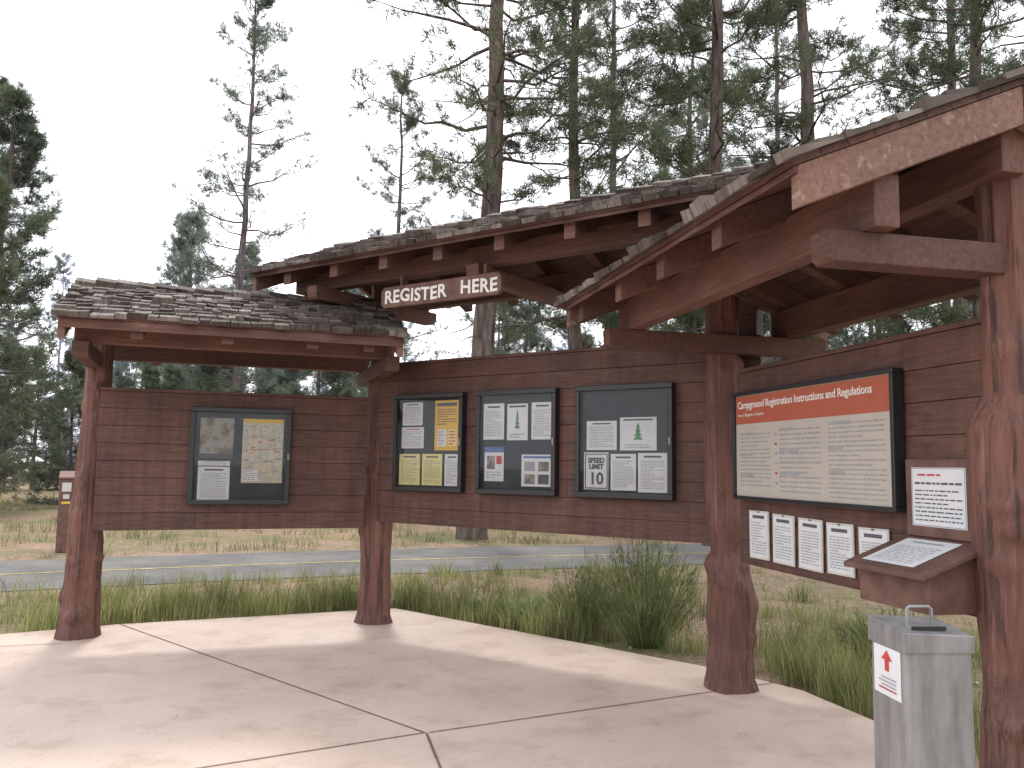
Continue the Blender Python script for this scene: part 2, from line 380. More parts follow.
def log(name,x,y,z0,z1,prof,seed,drift=(0,0)):
    rng=random.Random(seed); nseg=56; nz=int((z1-z0)/0.02)
    knots=[(rng.uniform(.05,.95)*(z1-z0)+z0,rng.uniform(math.pi,2*math.pi),rng.uniform(.012,.04),rng.uniform(.03,.07)) for _ in range(20)]
    vs=[];fs=[]
    for i in range(nz+1):
        z=z0+(z1-z0)*i/nz; t=i/nz
        r=np.interp(z,[p[0] for p in prof],[p[1] for p in prof])
        ox=np.interp(z,[p[0] for p in prof],[p[2] for p in prof]); 
        for k in range(nseg):
            a=2*math.pi*k/nseg+.35*math.sin(z*1.3+seed)   # slight spiral grain
            c,s=math.cos(a),math.sin(a)
            ridge=abs(noise.noise(Vector((c*6,s*6+seed,z*.9))))
            rr=r*(1+.16*noise.noise(Vector((c*1.2+seed,s*1.2,z*1.3)))+.10*noise.noise(Vector((c*4,s*4+seed,z*1.2)))+.06*noise.noise(Vector((c*9,s*9,z*2.2+seed)))+.03*noise.noise(Vector((c*18,s*18,z*9+seed)))+.12*(ridge-.2))
            for kz,ka,kr,kw in knots:
                da=(a-ka+math.pi)%(2*math.pi)-math.pi
                g=((z-kz)/kw)**2+(da/.4)**2
                if g<9: rr+=kr*math.exp(-g)-kr*.7*math.exp(-g*7)
            vs.append((x+ox+drift[0]*t+rr*c,y+drift[1]*t+rr*s,z))
    for i in range(nz):
        for k in range(nseg):
            k2=(k+1)%nseg; fs.append((i*nseg+k,i*nseg+k2,(i+1)*nseg+k2,(i+1)*nseg+k))
    fs.append(tuple(range(nz*nseg,(nz+1)*nseg)))
    mb=MB(); mb.add(vs,fs); return mb.obj(name,[M_post],kiosk,smooth=True)
log('log_post_1',-3.90,7.93,-.02,rzL+.02,[(0,.185,-.03),(.12,.165,-.03),(.5,.145,-.02),(.85,.15,0),(1.2,.125,0),(2,.115,.02),(3.2,.11,.03)],1)
log('log_post_2',-1.38,8.85,-.02,rzC+.02,[(0,.185,0),(.1,.16,0),(.5,.15,.0),(1,.16,.0),(1.3,.14,0),(2.5,.125,.02),(4,.12,.02)],2)
log('log_post_3',1.63,6.42,-.02,rzR+.03,[(0,.185,0),(.08,.165,0),(.3,.15,.02),(.62,.175,.03),(.85,.15,0),(1.0,.112,-.02),(1.25,.145,-.02),(1.7,.125,-.03),(3.2,.115,-.03)],3)
log('log_post_4',2.175,3.70,-.02,rzR+.02,[(0,.2,0),(.3,.17,0),(.75,.15,.01),(1.2,.155,0),(1.62,.17,-.0),(1.8,.165,-.0),(1.95,.125,.03),(2.5,.115,.02),(3.3,.115,.01)],4)
mb=MB(); mb.box(3.66,3.86,.06,.24,1.05,rzC+.01); mb.obj('rear_post',[M_beam],kiosk,bevel=.01,mat=FC)

# ------------------------------------------------------------ notice boards
def ink_paper(mbs,x0,x1,z0,z1,y,rng,style):
    w=x1-x0;h=z1-z0;yi=y-.0015
    base={'t':0,'y':1,'g':2,'pho':3,'map':4,'b':0,'r':0,'grid':0,'pic':0,'tree':0,'speed':0}[style]
    mbs.quad(x0,x1,z0,z1,y,base)
    if style in('t','y','b','r'):
        mi={'t':5,'y':5,'b':7,'r':6}[style]
        mbs.quad(x0+w*.2,x1-w*.2,z1-h*.12,z1-h*.07,yi,mi)
        words(mbs,x0+w*.1,x1-w*.1,z0+h*.08,z1-h*.18,int(max(6,h/.02)),yi,rng,9)
    elif style=='g':
        mbs.quad(x0+w*.08,x1-w*.08,z1-h*.12,z1-h*.05,yi,5)
        words(mbs,x0+w*.1,x1-w*.1,z0+h*.5,z1-h*.16,7,yi,rng,5)
        mbs.quad(x0+w*.12,x1-w*.5,z0+h*.08,z0+h*.42,yi,0); mbs.quad(x0+w*.56,x1-w*.08,z0+h*.08,z0+h*.42,yi,1)
        words(mbs,x0+w*.15,x1-w*.53,z0+h*.1,z0+h*.4,5,yi-.001,rng,9); words(mbs,x0+w*.6,x1-w*.12,z0+h*.1,z0+h*.4,5,yi-.001,rng,6)
    elif style=='grid':
        mbs.quad(x0+w*.06,x1-w*.06,z1-h*.12,z1-h*.05,yi,7)
        for i in range(2):
            for j in range(2):
                mbs.quad(x0+w*(.1+.44*i),x0+w*(.1+.44*i+.34),z0+h*(.08+.4*j),z0+h*(.08+.4*j+.3),yi,[3,9,5,3][(i*2+j)%4])
    elif style=='pic':
        mbs.quad(x0,x1,z1-h*.16,z1,yi,7)
        mbs.quad(x0+w*.14,x0+w*.55,z0+h*.35,z1-h*.26,yi,3)
        mbs.quad(x0+w*.62,x0+w*.9,z0+h*.5,z1-h*.26,yi,6)
        words(mbs,x0+w*.1,x1-w*.1,z0+h*.06,z0+h*.3,3,yi,rng,9)
    elif style=='tree':
        mbs.quad(x0+w*.1,x1-w*.1,z1-h*.1,z1-h*.05,yi,5)
        for i in range(4):
            ww=w*(.05+.03*i); zc=z1-h*(.25+.12*i)
            mbs.add([(x0+w/2-ww,yi,zc-h*.07),(x0+w/2+ww,yi,zc-h*.07),(x0+w/2,yi,zc+h*.1)],[(0,1,2)],8)
        words(mbs,x0+w*.15,x1-w*.15,z0+h*.05,z0+h*.2,2,yi,rng,9)
    elif style=='map':
        for i in range(5):
            mbs.quad(x0+w*(.1+.17*i),x0+w*(.112+.17*i),z0+h*.1,z1-h*.12,yi,9)
        for i in range(4):
            mbs.add([(x0+w*.05,yi-.0004,z0+h*(.1+.2*i)),(x0+w*.95,yi-.0004,z0+h*(.2+.17*i)),(x0+w*.95,yi-.0004,z0+h*(.208+.17*i)),(x0+w*.05,yi-.0004,z0+h*(.108+.2*i))],[(0,1,2,3)],6 if i==2 else 9)
        for i in range(46):
            a=x0+w*rng.uniform(.05,.85); b=z0+h*rng.uniform(.05,.88); ww=w*rng.uniform(.03,.14)
            mbs.quad(a,a+ww,b,b+h*.012,yi-.0008,rng.choice([9,9,5,6]))
        mbs.quad(x0,x1,z1-h*.06,z1,yi,2); mbs.quad(x0+w*.03,x0+w*.4,z0+h*.03,z0+h*.2,yi-.0012,0); words(mbs,x0+w*.05,x0+w*.38,z0+h*.04,z0+h*.19,5,yi-.002,rng,9)
    elif style=='pho':
        mbs.quad(x0,x1,z0,z0+h*.12,yi,5)
MATS=[M_paper,M_yellow,M_gold,M_photo,M_map,M_ink,M_redp,M_bluep,M_greenp,M_inkl]
def board(F,x0,x1,z0,z1,papers,seed):
    rng=random.Random(seed); cx,cz=(x0+x1)/2,(z0+z1)/2
    e=empty('notice_board',F@Matrix.Translation((cx,-.031,cz))); hw,hh=(x1-x0)/2,(z1-z0)/2
    mb=MB(); f=.045
    mb.box(-hw,hw,-.075,-.001,hh-f,hh); mb.box(-hw,hw,-.075,-.001,-hh,-hh+f)
    mb.box(-hw,-hw+f,-.0745,-.001,-hh+f,hh-f); mb.box(hw-f,hw,-.0745,-.001,-hh+f,hh-f)
    mb.obj('frame',[M_black],e,bevel=.006)
    mb=MB(); mb.box(-hw+f,hw-f,-.02,-.002,-hh+f,hh-f); mb.obj('backing',[M_back],e)
    mb=MB(); mb.quad(-hw+f,hw-f,-hh+f,hh-f,-.062); mb.obj('glass_pane',[M_glass],e)
    mb=MB(); mb.box(hw-.03,hw-.012,-.083,-.0755,-.03,.03); mb.obj('lock',[M_steel],e)
    mb=MB()
    for (a,b,c,d,st) in papers:
        jx=rng.uniform(-.006,.006); jz=rng.uniform(-.004,.004)
        ink_paper(mb,-hw+2*hw*a+jx,-hw+2*hw*b+jx,hh-2*hh*d+jz,hh-2*hh*c+jz,-.024-rng.uniform(0,.004),rng,st)
    mb.obj('papers',MATS,e)
    return e,hw,hh
board(FL,.758,1.676,1.2,2.115,[(.1,.43,.11,.53,'pho'),(.09,.40,.55,.60,'t'),(.09,.40,.61,.95,'t'),(.52,.93,.11,.78,'map')],21)
board(FC,.229,1.10,1.345,2.29,[(.09,.39,.08,.32,'t'),(.09,.42,.34,.56,'r'),(.07,.38,.62,.94,'y'),(.41,.70,.62,.94,'y'),(.58,.92,.07,.58,'g'),(.73,.93,.62,.94,'t')],22)
board(FC,1.262,2.13,1.345,2.29,[(.06,.33,.13,.48,'t'),(.37,.63,.13,.48,'tree'),(.68,.94,.13,.48,'t'),(.08,.33,.55,.88,'pic'),(.56,.94,.62,.92,'grid')],23)
e,hw,hh=board(FC,2.325,3.225,1.345,2.29,[(.10,.42,.32,.58,'t'),(.46,.83,.29,.58,'tree'),(.08,.34,.60,.93,'speed'),(.36,.62,.61,.93,'t'),(.64,.93,.60,.94,'t')],24)
cx=-hw+2*hw*.21
for body,sz,zf in(('SPEED',.058,.69),('LIMIT',.058,.745),('10',.14,.88)):
    text('speed_text',body,sz,M_ink,e,(cx,-.0305,hh-2*hh*zf),.0005,offset=.003,align='CENTER')
mb=MB(); a,b=-hw+2*hw*.09,-hw+2*hw*.33; c,d=hh-2*hh*.92,hh-2*hh*.61
for q in((a,b,d-.008,d),(a,b,c,c+.008),(a,a+.008,c+.0081,d-.0081),(b-.008,b,c+.0081,d-.0081)): mb.quad(*q,-.0306)
mb.obj('speed_border',[M_ink],e)

# ------------------------------------------------------------ campground sign
rng=random.Random(5)
x0,x1,z0,z1=.02,1.71,1.395,2.125
e=empty('campground_regulations_sign',FP@Matrix.Translation((x0,-.031,z0))); W=x1-x0;H=z1-z0
mb=MB(); f=.026
mb.box(0,W,-.07,-.001,H-f,H); mb.box(0,W,-.07,-.001,0,f); mb.box(0,f,-.0695,-.001,f,H-f); mb.box(W-f,W,-.0695,-.001,f,H-f)
mb.obj('frame',[M_black],e,bevel=.005)
mb=MB(); mb.box(f,W-f,-.05,-.002,f,H-f,0); mb.quad(f+.005,W-f-.005,H*.70,H-f-.005,-.0518,1)
yi=-.053
for (a,b,n,zt,zb) in((.05,.28,14,.62,.12),(.345,.61,14,.64,.08),(.655,.95,17,.66,.06)):
    words(mb,W*a,W*b,H*zb,H*zt,n,yi,rng,2,hf=.26)
    for q in range(3): mb.quad(W*a,W*a+W*rng.uniform(.07,.13),H*(zt-.025-.19*q),H*(zt-.005-.19*q),yi-.001,2)
for i in range(6): mb.quad(W*.315,W*.328,H*(.58-.085*i),H*(.60-.085*i),yi,2 if i not in (1,4) else 3)
mb.quad(W*.03,W*.2,H*.66,H*.662,yi,2); mb.quad(W*.33,W*.62,H*.35,H*.352,yi,2)
mb.obj('panel_face',[M_cream,M_red,M_inkl,M_redp,M_greenp],e)
text('title','Campground Registration Instructions and Regulations',.068,M_white,e,(f+.03,-.053,H*.845),.0006,offset=.001,spacing=.97)
text('subtitle','How to Register a Campsite',.03,M_white,e,(f+.03,-.053,H*.77),.0005)

for i in range(5):
    xa=.14+i*.297; w=.25; zt=1.325-.006*i+(.0 if i<3 else -.004); zb=1.01 if i<3 else 1.0+.015*(i-2)
    e=empty('paper_notice',FP@Matrix.Translation((xa,-.033,zb))@Matrix.Rotation(rng.uniform(-.02,.02),4,'Y')); h=zt-zb
    mb=MB(); mb.box(0,w,-.008,-.001,0,h,0); mb.quad(.012,w-.012,.012,h-.012,-.0095,1)
    words(mb,.03,w-.03,.03,h-.07,12,-.011,rng,3,hf=.4); mb.quad(.05,w-.05,h-.05,h-.03,-.011,2); 
    mb.box(w/2-.01,w/2+.01,-.014,-.0085,h-.012,h-.004,2)
    mb.obj('sheet',[M_paper2,M_paper,M_ink,M_inkl],e)

e=empty('instruction_sign',FP@Matrix.Translation((1.745,-.034,1.31)))
mb=MB(); mb.box(0,.45,-.03,-.001,-.02,.35,0); mb.quad(.045,.405,.03,.31,-.032,1)
words(mb,.07,.38,.05,.21,8,-.0335,rng,2,hf=.3); words(mb,.09,.36,.262,.288,1,-.0335,rng,3,hf=.35); words(mb,.07,.38,.225,.245,1,-.0335,rng,2,hf=.5)
for q in((.05,.40,.034,.036),(.05,.40,.304,.306),(.05,.052,.036,.304),(.398,.40,.036,.304)): mb.quad(*q,-.0335,2)
mb.obj('board',[M_signw,M_paper,M_ink,M_redp],e,bevel=.004)

e=empty('registration_lectern',FP@Matrix.Translation((1.72,-.034,.985)))
mb=MB()
mb.polyx([(-.30,0),(-.001,0),(-.001,.275),(-.30,.17)],0.02,.50)
mb.polyx([(-.36,.150),(-.36,.175),(-.001,.308),(-.001,.28)],-.02,.545)
mb.obj('box_and_lid',[M_signw],e,bevel=.005)
mb=MB()
def T(x,s,h):
    L=math.hypot(.359,.133); c,sn=.359/L,.133/L
    return (x,-.36+s*c-h*sn,.175+s*sn+h*c)
def tq(xa,xb,sa,sb,h,mi): mb.add([T(xa,sa,h),T(xb,sa,h),T(xb,sb,h),T(xa,sb,h)],[(0,1,2,3)],mi)
tq(.06,.42,.05,.33,.003,0)
for i in range(9):
    s=.08+i*.02; x=.10
    while x<.36:
        w=rng.uniform(.02,.06); tq(x,min(x+w,.38),s,s+.006,.0045,1); x+=w+.012
tq(.14,.34,.285,.30,.0045,1)
mb.obj('instruction_sheet',[M_paper,M_inkl,M_redp],e)

# ------------------------------------------------------------ register here sign
e=empty('register_here_sign',FC@Matrix.Translation((.70,-.80,3.005)))
mb=MB(); W=1.34;H=.19;c=.035
mb.poly([(c,0),(W-c,0),(W,c),(W,H-c),(W-c,H),(c,H),(0,H-c),(0,c)],-.022,.022)
mb.obj('board',[M_signw],e,bevel=.006)
t=text('lettering','REGISTER   HERE',.16,M_white,e,(.045,-.0235,.038),.001,offset=.004,spacing=1.05)
wid=max(v.co.x for v in t.data.vertices)-min(v.co.x for v in t.data.vertices)
sx=1.25/wid
for v in t.data.vertices: v.co.x*=sx; v.co.y+=0.007*math.sin(v.co.x*9)+.003*math.sin(v.co.x*31)
mb=MB()
for x in(.2,W-.2): mb.box(x-.015,x+.015,.024,.10,H-.05,H+.10)
mb.obj('hanger_straps',[M_beam],e)

# ------------------------------------------------------------ fee deposit box
e=empty('fee_deposit_box',frame((1.455,3.08),math.radians(4)))
mb=MB(); w=.12
mb.box(-w,w,-w,w,.0,1.03); mb.obj('steel_body',[M_steel],e,bevel=.012)
mb=MB(); mb.hexa([(-w-.006,-w-.006,.985),(w+.006,-w-.006,.985),(w+.006,w+.006,.985),(-w-.006,w+.006,.985),
 (-w-.006,-w-.006,1.055),(w+.006,-w-.006,1.045),(w+.006,w+.006,1.065),(-w-.006,w+.006,1.075)]); 
mb.box(-.15,.15,-.15,.15,.0005,.012)
mb.box(w+.001,w+.014,-.02,.02,.9,.98); mb.obj('lid_and_base_plate',[M_steel],e,bevel=.004)
mb=MB(); mb.box(-.07,.05,-.085,-.075,1.0545,1.068); mb.obj('slot_lip',[M_black],e)
cv=bpy.data.curves.new('handle','CURVE'); cv.dimensions='3D'; cv.bevel_depth=.006; cv.bevel_resolution=3
s=cv.splines.new('POLY'); pts=[(-.05,-.01,1.06),(-.05,-.01,1.115),(-.04,-.01,1.125),(.03,-.01,1.125),(.04,-.01,1.115),(.04,-.01,1.05)]
s.points.add(len(pts)-1)
for i,p in enumerate(pts): s.points[i].co=(*p,1)
cv.materials.append(M_steel); h=bpy.data.objects.new('handle',cv); scene.collection.objects.link(h); h.parent=e
mb=MB()
xs=-w-.0015
def lq(y0,y1,z0,z1,x,mi): mb.add([(x,y1,z0),(x,y0,z0),(x,y0,z1),(x,y1,z1)],[(0,1,2,3)],mi)
lq(-.092,.092,.84,.983,xs,0); lq(-.092,.092,.815,.8395,xs,0)
x=xs-.0015
lq(-.014,.014,.90,.94,x,1); mb.add([(x,.038,.938),(x,-.038,.938),(x,0,.972)],[(0,1,2)],1)
for i in range(4): lq(-.06,.06-.02*(i%2),.835+i*.013,.840+i*.013,x,2 if i else 1)
mb.obj('arrow_sticker',[M_paper,M_redp,M_inkl],e)

# ------------------------------------------------------------ bollard
e=empty('trail_marker_bollard',frame((-8.05,15.55),math.radians(25),-.05))
mb=MB(); mb.polyx([(-.11,0),(.11,0),(.11,1.40),(-.11,1.30)],-.12,.12); mb.obj('post',[M_signw],e,bevel=.012)
mb=MB(); mb.polyx([(-.125,1.305),(.125,1.42),(.125,1.45),(-.125,1.335)],-.135,.135); mb.obj('slanted_cap',[M_shelf],e,bevel=.006)
mb=MB(); mb.quad(-.075,.075,1.08,1.24,-.1125,0); mb.quad(-.07,.07,.86,.90,-.1125,1); mb.quad(-.05,.05,.95,1.03,-.1125,0); mb.obj('decals',[M_paper2,M_gold],e)

# ------------------------------------------------------------ patio, ground, road
slab=[(-9,5.4),(-4.67,7.99),(-3.84,8.55),(-1.27,9.71),(1.67,7.05),(2.16,6.39),(2.42,5.5),(2.5,3.2),(2.5,-6),(-9,-6)]
mb=MB(); n=len(slab)
mb.add([(x,y,0) for x,y in slab]+[(x,y,-.2) for x,y in slab],[tuple(reversed(range(n)))]+[(i,(i+1)%n,(i+1)%n+n,i+n) for i in range(n)])
patio=mb.obj('concrete_patio',[M_conc],bevel=.012)
import bmesh
bm=bmesh.new(); bm.from_mesh(patio.data); bmesh.ops.recalc_face_normals(bm,faces=bm.faces)
bm.to_mesh(patio.data); bm.free()
mb=MB()
def strip(mb,pts,w,z,mi=0):
    for (ax,ay),(bx,by) in zip(pts,pts[1:]):
        L=math.hypot(bx-ax,by-ay); nx,ny=-(by-ay)/L*w/2,(bx-ax)/L*w/2
        mb.add([(ax-nx,ay-ny,z),(bx-nx,by-ny,z),(bx+nx,by+ny,z),(ax+nx,ay+ny,z)],[(0,1,2,3)],mi)
strip(mb,[(-3.80,8.52),(-.49,5.27)],.013,.003); strip(mb,[(-.482,5.262),(-.35,4.68),(0.3,1.5)],.016,.0035)
strip(mb,[(-4.2,3.1),(-1.61,4.63),(-.50,5.27)],.011,.004); strip(mb,[(-.47,5.275),(2.14,6.66)],.011,.0045)
strip(mb,[(-6.5,6.85),(-3.9,7.6)],.010,.005)
mb.obj('patio_joints',[M_joint])

GZ=-.06
xs=np.concatenate([np.linspace(-400,-40,13)[:-1],np.linspace(-40,40,81),np.linspace(40,400,13)[1:]])
mb=MB(); G=len(xs)
def gz(x,y):
    d=math.hypot(x,y-8)
    return GZ+(0 if d<26 else .6*noise.noise(Vector((x*.03,y*.03,0)))*min(1,(d-26)/20))
vs=[(x,y+10,gz(x,y+10)) for y in xs for x in xs]
fs=[(j*G+i,j*G+i+1,(j+1)*G+i+1,(j+1)*G+i) for j in range(G-1) for i in range(G-1)]
mb.add(vs,fs); mb.obj('ground',[M_ground],smooth=True)
rc=np.array([-3.0,14.4]); ra=math.radians(22.6); rd=np.array([math.cos(ra),math.sin(ra)]); rn=np.array([-rd[1],rd[0]])
curv=lambda t: -.010*(t-1)**2+.15
def rp(t,o): p=rc+rd*t+rn*(o+curv(t)); return (p[0],p[1])
def ribbon(name,t0,t1,o0,o1,z,mat,wob=0):
    ts=np.linspace(t0,t1,140); mb=MB(); vs=[]
    for t in ts:
        w0=wob*noise.noise(Vector((t*1.1,1,0))); w1=wob*noise.noise(Vector((t*1.1,9,0)))
        a=rp(t,o0+w0); b=rp(t,o1+w1); vs+=[(a[0],a[1],z),(b[0],b[1],z)]
    mb.add(vs,[(2*i,2*i+2,2*i+3,2*i+1) for i in range(len(ts)-1)]); mb.obj(name,[mat])
ribbon('road',-22,22,-1.85,1.85,GZ+.010,M_asph,.12)
ribbon('road_centre_line',-22,22,-.095,-.005,GZ+.015,M_yline)

# ------------------------------------------------------------ vegetation
def inpoly(px,py,poly):
    ins=np.zeros(len(px),bool); j=len(poly)-1
    for i in range(len(poly)):
        xi,yi=poly[i]; xj,yj=poly[j]
        c=((yi>py)!=(yj>py))&(px<(xj-xi)*(py-yi)/(yj-yi+1e-12)+xi); ins^=c; j=i
    return ins
def sroad(x,y):
    t=(x-rc[0])*rd[0]+(y-rc[1])*rd[1]
    return (x-rc[0])*rn[0]+(y-rc[1])*rn[1]-curv(np.clip(t,-22,22))
def onroad(px,py,m=2.0): return np.abs(sroad(px,py))<m
def blades(cx,cy,h,w,lean,rs,z0):
    n=len(cx); a=rs.uniform(0,2*np.pi,n); b=rs.uniform(0,2*np.pi,n)
    sx,sy=np.cos(a)*w/2,np.sin(a)*w/2; lx,ly=np.cos(b)*lean*h,np.sin(b)*lean*h
    z=np.full(n,z0)
    P0=np.stack([cx-sx,cy-sy,z],1);P1=np.stack([cx+sx,cy+sy,z],1)
    P2=np.stack([cx-sx*.8+lx*.3,cy-sy*.8+ly*.3,z+h*.55],1);P3=np.stack([cx+sx*.8+lx*.3,cy+sy*.8+ly*.3,z+h*.55],1)
    P4=np.stack([cx+lx,cy+ly,z+h],1)
    V=np.stack([P0,P1,P2,P3,P4],1).reshape(-1,3)
    o=(np.arange(n)*5)[:,None]
    T=np.concatenate([o+np.array([[0,1,3]]),o+np.array([[0,3,2]]),o+np.array([[2,3,4]])],1).reshape(-1,3)
    return V,T
def scatter(name,nt,bx,region,hr,wid,rs,mat,spread,bpt,thresh=None,lean=.45):
    x=rs.uniform(region[0],region[1],nt*6); y=rs.uniform(region[2],region[3],nt*6)
    keep=~inpoly(x,y,slab)&~onroad(x,y)
    if thresh is not None:
        nz=np.array([noise.noise(Vector((a*.75,b*.75,3.3)))+.5*noise.noise(Vector((a*2.1,b*2.1,7.3))) for a,b in zip(x,y)]); keep&=(nz>thresh)
    if bx: keep&=bx(x,y)
    x=x[keep][:nt]; y=y[keep][:nt]; m=len(x)
    hh=rs.uniform(hr[0],hr[1],m)
    X=np.repeat(x,bpt)+rs.normal(0,spread,m*bpt); Y=np.repeat(y,bpt)+rs.normal(0,spread,m*bpt); Hh=np.repeat(hh,bpt)*rs.uniform(.4,1.1,m*bpt)
    k=~inpoly(X,Y,slab)&~onroad(X,Y,1.9); X,Y,Hh=X[k],Y[k],Hh[k]
    V,T=blades(X,Y,Hh,wid,rs.uniform(.1,lean*1.6,len(X)),rs,GZ-.01)
    return link(name,np_mesh(name,V,T,np.zeros(len(T)),[mat]))
rs=np.random.RandomState(3)
def near(x,y): return (sroad(x,y)<-1.9)
scatter('tall_grass',420,lambda x,y: near(x,y),(-7,4,5,14),(.15,.36),.006,rs,M_grass,.06,24,thresh=.06)
def edge(x,y):
    d1=(y-8.55)-(x+3.84)*.451; d2=(y-9.71)+(x+1.27)*.905
    return np.where(x<-1.27,(d1<1.0)&(x>-4.6),(d2<.9))&near(x,y)
scatter('tall_grass',400,edge,(-5.0,2.6,6,11.5),(.22,.56),.0055,rs,M_grass,.06,32,thresh=-.12,lean=.3)
scatter('meadow_grass',2300,lambda x,y: ~near(x,y)|(x<-5),(-26,22,8,42),(.12,.36),.014,rs,M_dry,.14,17,thresh=-.05)
scatter('short_grass',1500,None,(-9,8,4,16),(.03,.10),.006,rs,M_dry,.09,12)
scatter('tall_grass',210,None,(2.25,4.4,3.2,8.0),(.18,.46),.0055,rs,M_grass,.06,30,thresh=-.05,lean=.3)

def shrub(name,x,y,R,H,n,rs,mat,sc=1):
    a=rs.uniform(0,2*np.pi,n); r=np.sqrt(rs.uniform(0,1,n))
    tx=x+np.cos(a)*R*r*1.15; ty=y+np.sin(a)*R*r*1.15; tz=GZ+H*(1-.5*r**2)*rs.uniform(.6,1.12,n)
    bx=x+np.cos(a)*R*r*.3; by=y+np.sin(a)*R*r*.3
    V=[];T=[]
    w=.0035*sc; s=rs.uniform(-1,1,(n,3)); s/=np.linalg.norm(s,axis=1)[:,None]; s*=w
    B=np.stack([bx,by,np.full(n,GZ)],1); E=np.stack([tx,ty,tz],1)
    V.append(np.stack([B-s,B+s,E],1).reshape(-1,3)); T.append(np.arange(n*3).reshape(-1,3))
    k=11; t=rs.uniform(.3,1,(n,k,1)); C=B[:,None]+(E-B)[:,None]*t; C=C.reshape(-1,3)
    D=np.repeat((E-B)/np.linalg.norm(E-B,axis=1)[:,None],k,0)+rs.normal(0,.3,(n*k,3)); D/=np.linalg.norm(D,axis=1)[:,None]
    S=np.cross(D,rs.normal(0,1,(n*k,3))); S/=np.linalg.norm(S,axis=1)[:,None]; S*=.003*sc
    Lf=rs.uniform(.05,.13,(n*k,1))*sc**.5
    o=n*3; V.append(np.stack([C-S,C+S,C+D*Lf],1).reshape(-1,3)); T.append(np.arange(n*k*3).reshape(-1,3)+o)
    V=np.concatenate(V);T=np.concatenate(T)
    return link(name,np_mesh(name,V,T,np.zeros(len(T)),[mat]))
shrub('rabbitbrush_shrub',1.28,8.15,.50,1.12,600,rs,M_shrub)
shrub('rabbitbrush_shrub',.78,8.9,.42,.72,320,rs,M_shrub)
shrub('rabbitbrush_shrub',3.3,7.4,.45,.5,300,rs,M_shrub)
for x,y,R,H in((-13.5,20,.9,.9),(-10.5,23,1.0,.9),(-16.5,21.5,1.2,1.1),(-12,27,1.3,1.2),(-7,25,1.0,.9),(-18,26,1.4,1.3),(6.5,17.5,.8,.8),(9,21,1.0,1.0)):
    shrub('sagebrush_shrub',x,y,R,H,240,rs,M_shrub,2.6)
def weed(x,y,R,n):
    a=rs.uniform(0,2*np.pi,n); el=rs.uniform(.2,1.2,n); L=rs.uniform(.5,1,n)*R
    D=np.stack([np.cos(a)*np.cos(el),np.sin(a)*np.cos(el),np.sin(el)],1); S=np.stack([-np.sin(a),np.cos(a),a*0],1)*(L*.16)[:,None]
    B=np.stack([x+rs.normal(0,.06,n),y+rs.normal(0,.06,n),np.full(n,GZ)],1); Mi=B+D*(L*.55)[:,None]; E=B+D*L[:,None]; E[:,2]-=L*.15
    V=np.stack([B,Mi-S,Mi+S,E],1).reshape(-1,3); o=(np.arange(n)*4)[:,None]
    T=np.concatenate([o+np.array([[0,1,2]]),o+np.array([[1,3,2]])],1).reshape(-1,3)
    return link('leafy_weed',np_mesh('leafy_weed',V,T,np.zeros(len(T)),[M_weed]))
for x,y,R in((.15,9.1,.42),(.5,8.75,.40),(-.2,9.5,.36),(-1.9,10.2,.3),(2.9,6.6,.3)): weed(x,y,R,60)
n=3600; x=rs.uniform(-9,9,n*2); y=rs.uniform(4,18,n*2); k=~inpoly(x,y,slab)&~onroad(x,y); x,y=x[k][:n],y[k][:n]; n=len(x)
r=rs.uniform(.006,.034,n)**1.0; octv=np.array([[1,0,0],[-1,0,0],[0,1,0],[0,-1,0],[0,0,.6],[0,0,-.6]]); octf=np.array([[0,2,4],[2,1,4],[1,3,4],[3,0,4],[2,0,5],[1,2,5],[3,1,5],[0,3,5]])
V=(octv[None]*rs.uniform(.6,1.3,(n,6,1)))*r[:,None,None]+np.stack([x,y,np.full(n,GZ+.004)],1)[:,None]
T_=(octf[None]+(np.arange(n)*6)[:,None,None]).reshape(-1,3); link('gravel',np_mesh('gravel',V.reshape(-1,3),T_,np.zeros(len(T_)),[M_rock]))
n=700; x=rs.uniform(-5,2.4,n); y=9.6-np.abs(rs.normal(0,2.2,n)); k=inpoly(x,y,slab); x,y=x[k],y[k]; n=len(x)
a=rs.uniform(0,np.pi,n); L=rs.uniform(.012,.06,n); wd=.0022
dx,dy=np.cos(a)*L,np.sin(a)*L; px,py=-np.sin(a)*wd,np.cos(a)*wd; z=np.full(n,.007)
V=np.stack([np.stack([x-px,y-py,z],1),np.stack([x+px,y+py,z],1),np.stack([x+dx,y+dy,z+.002],1)],1).reshape(-1,3)
link('pine_needle_litter',np_mesh('pine_needle_litter',V,np.arange(n*3).reshape(-1,3),np.zeros(n),[M_litter]))

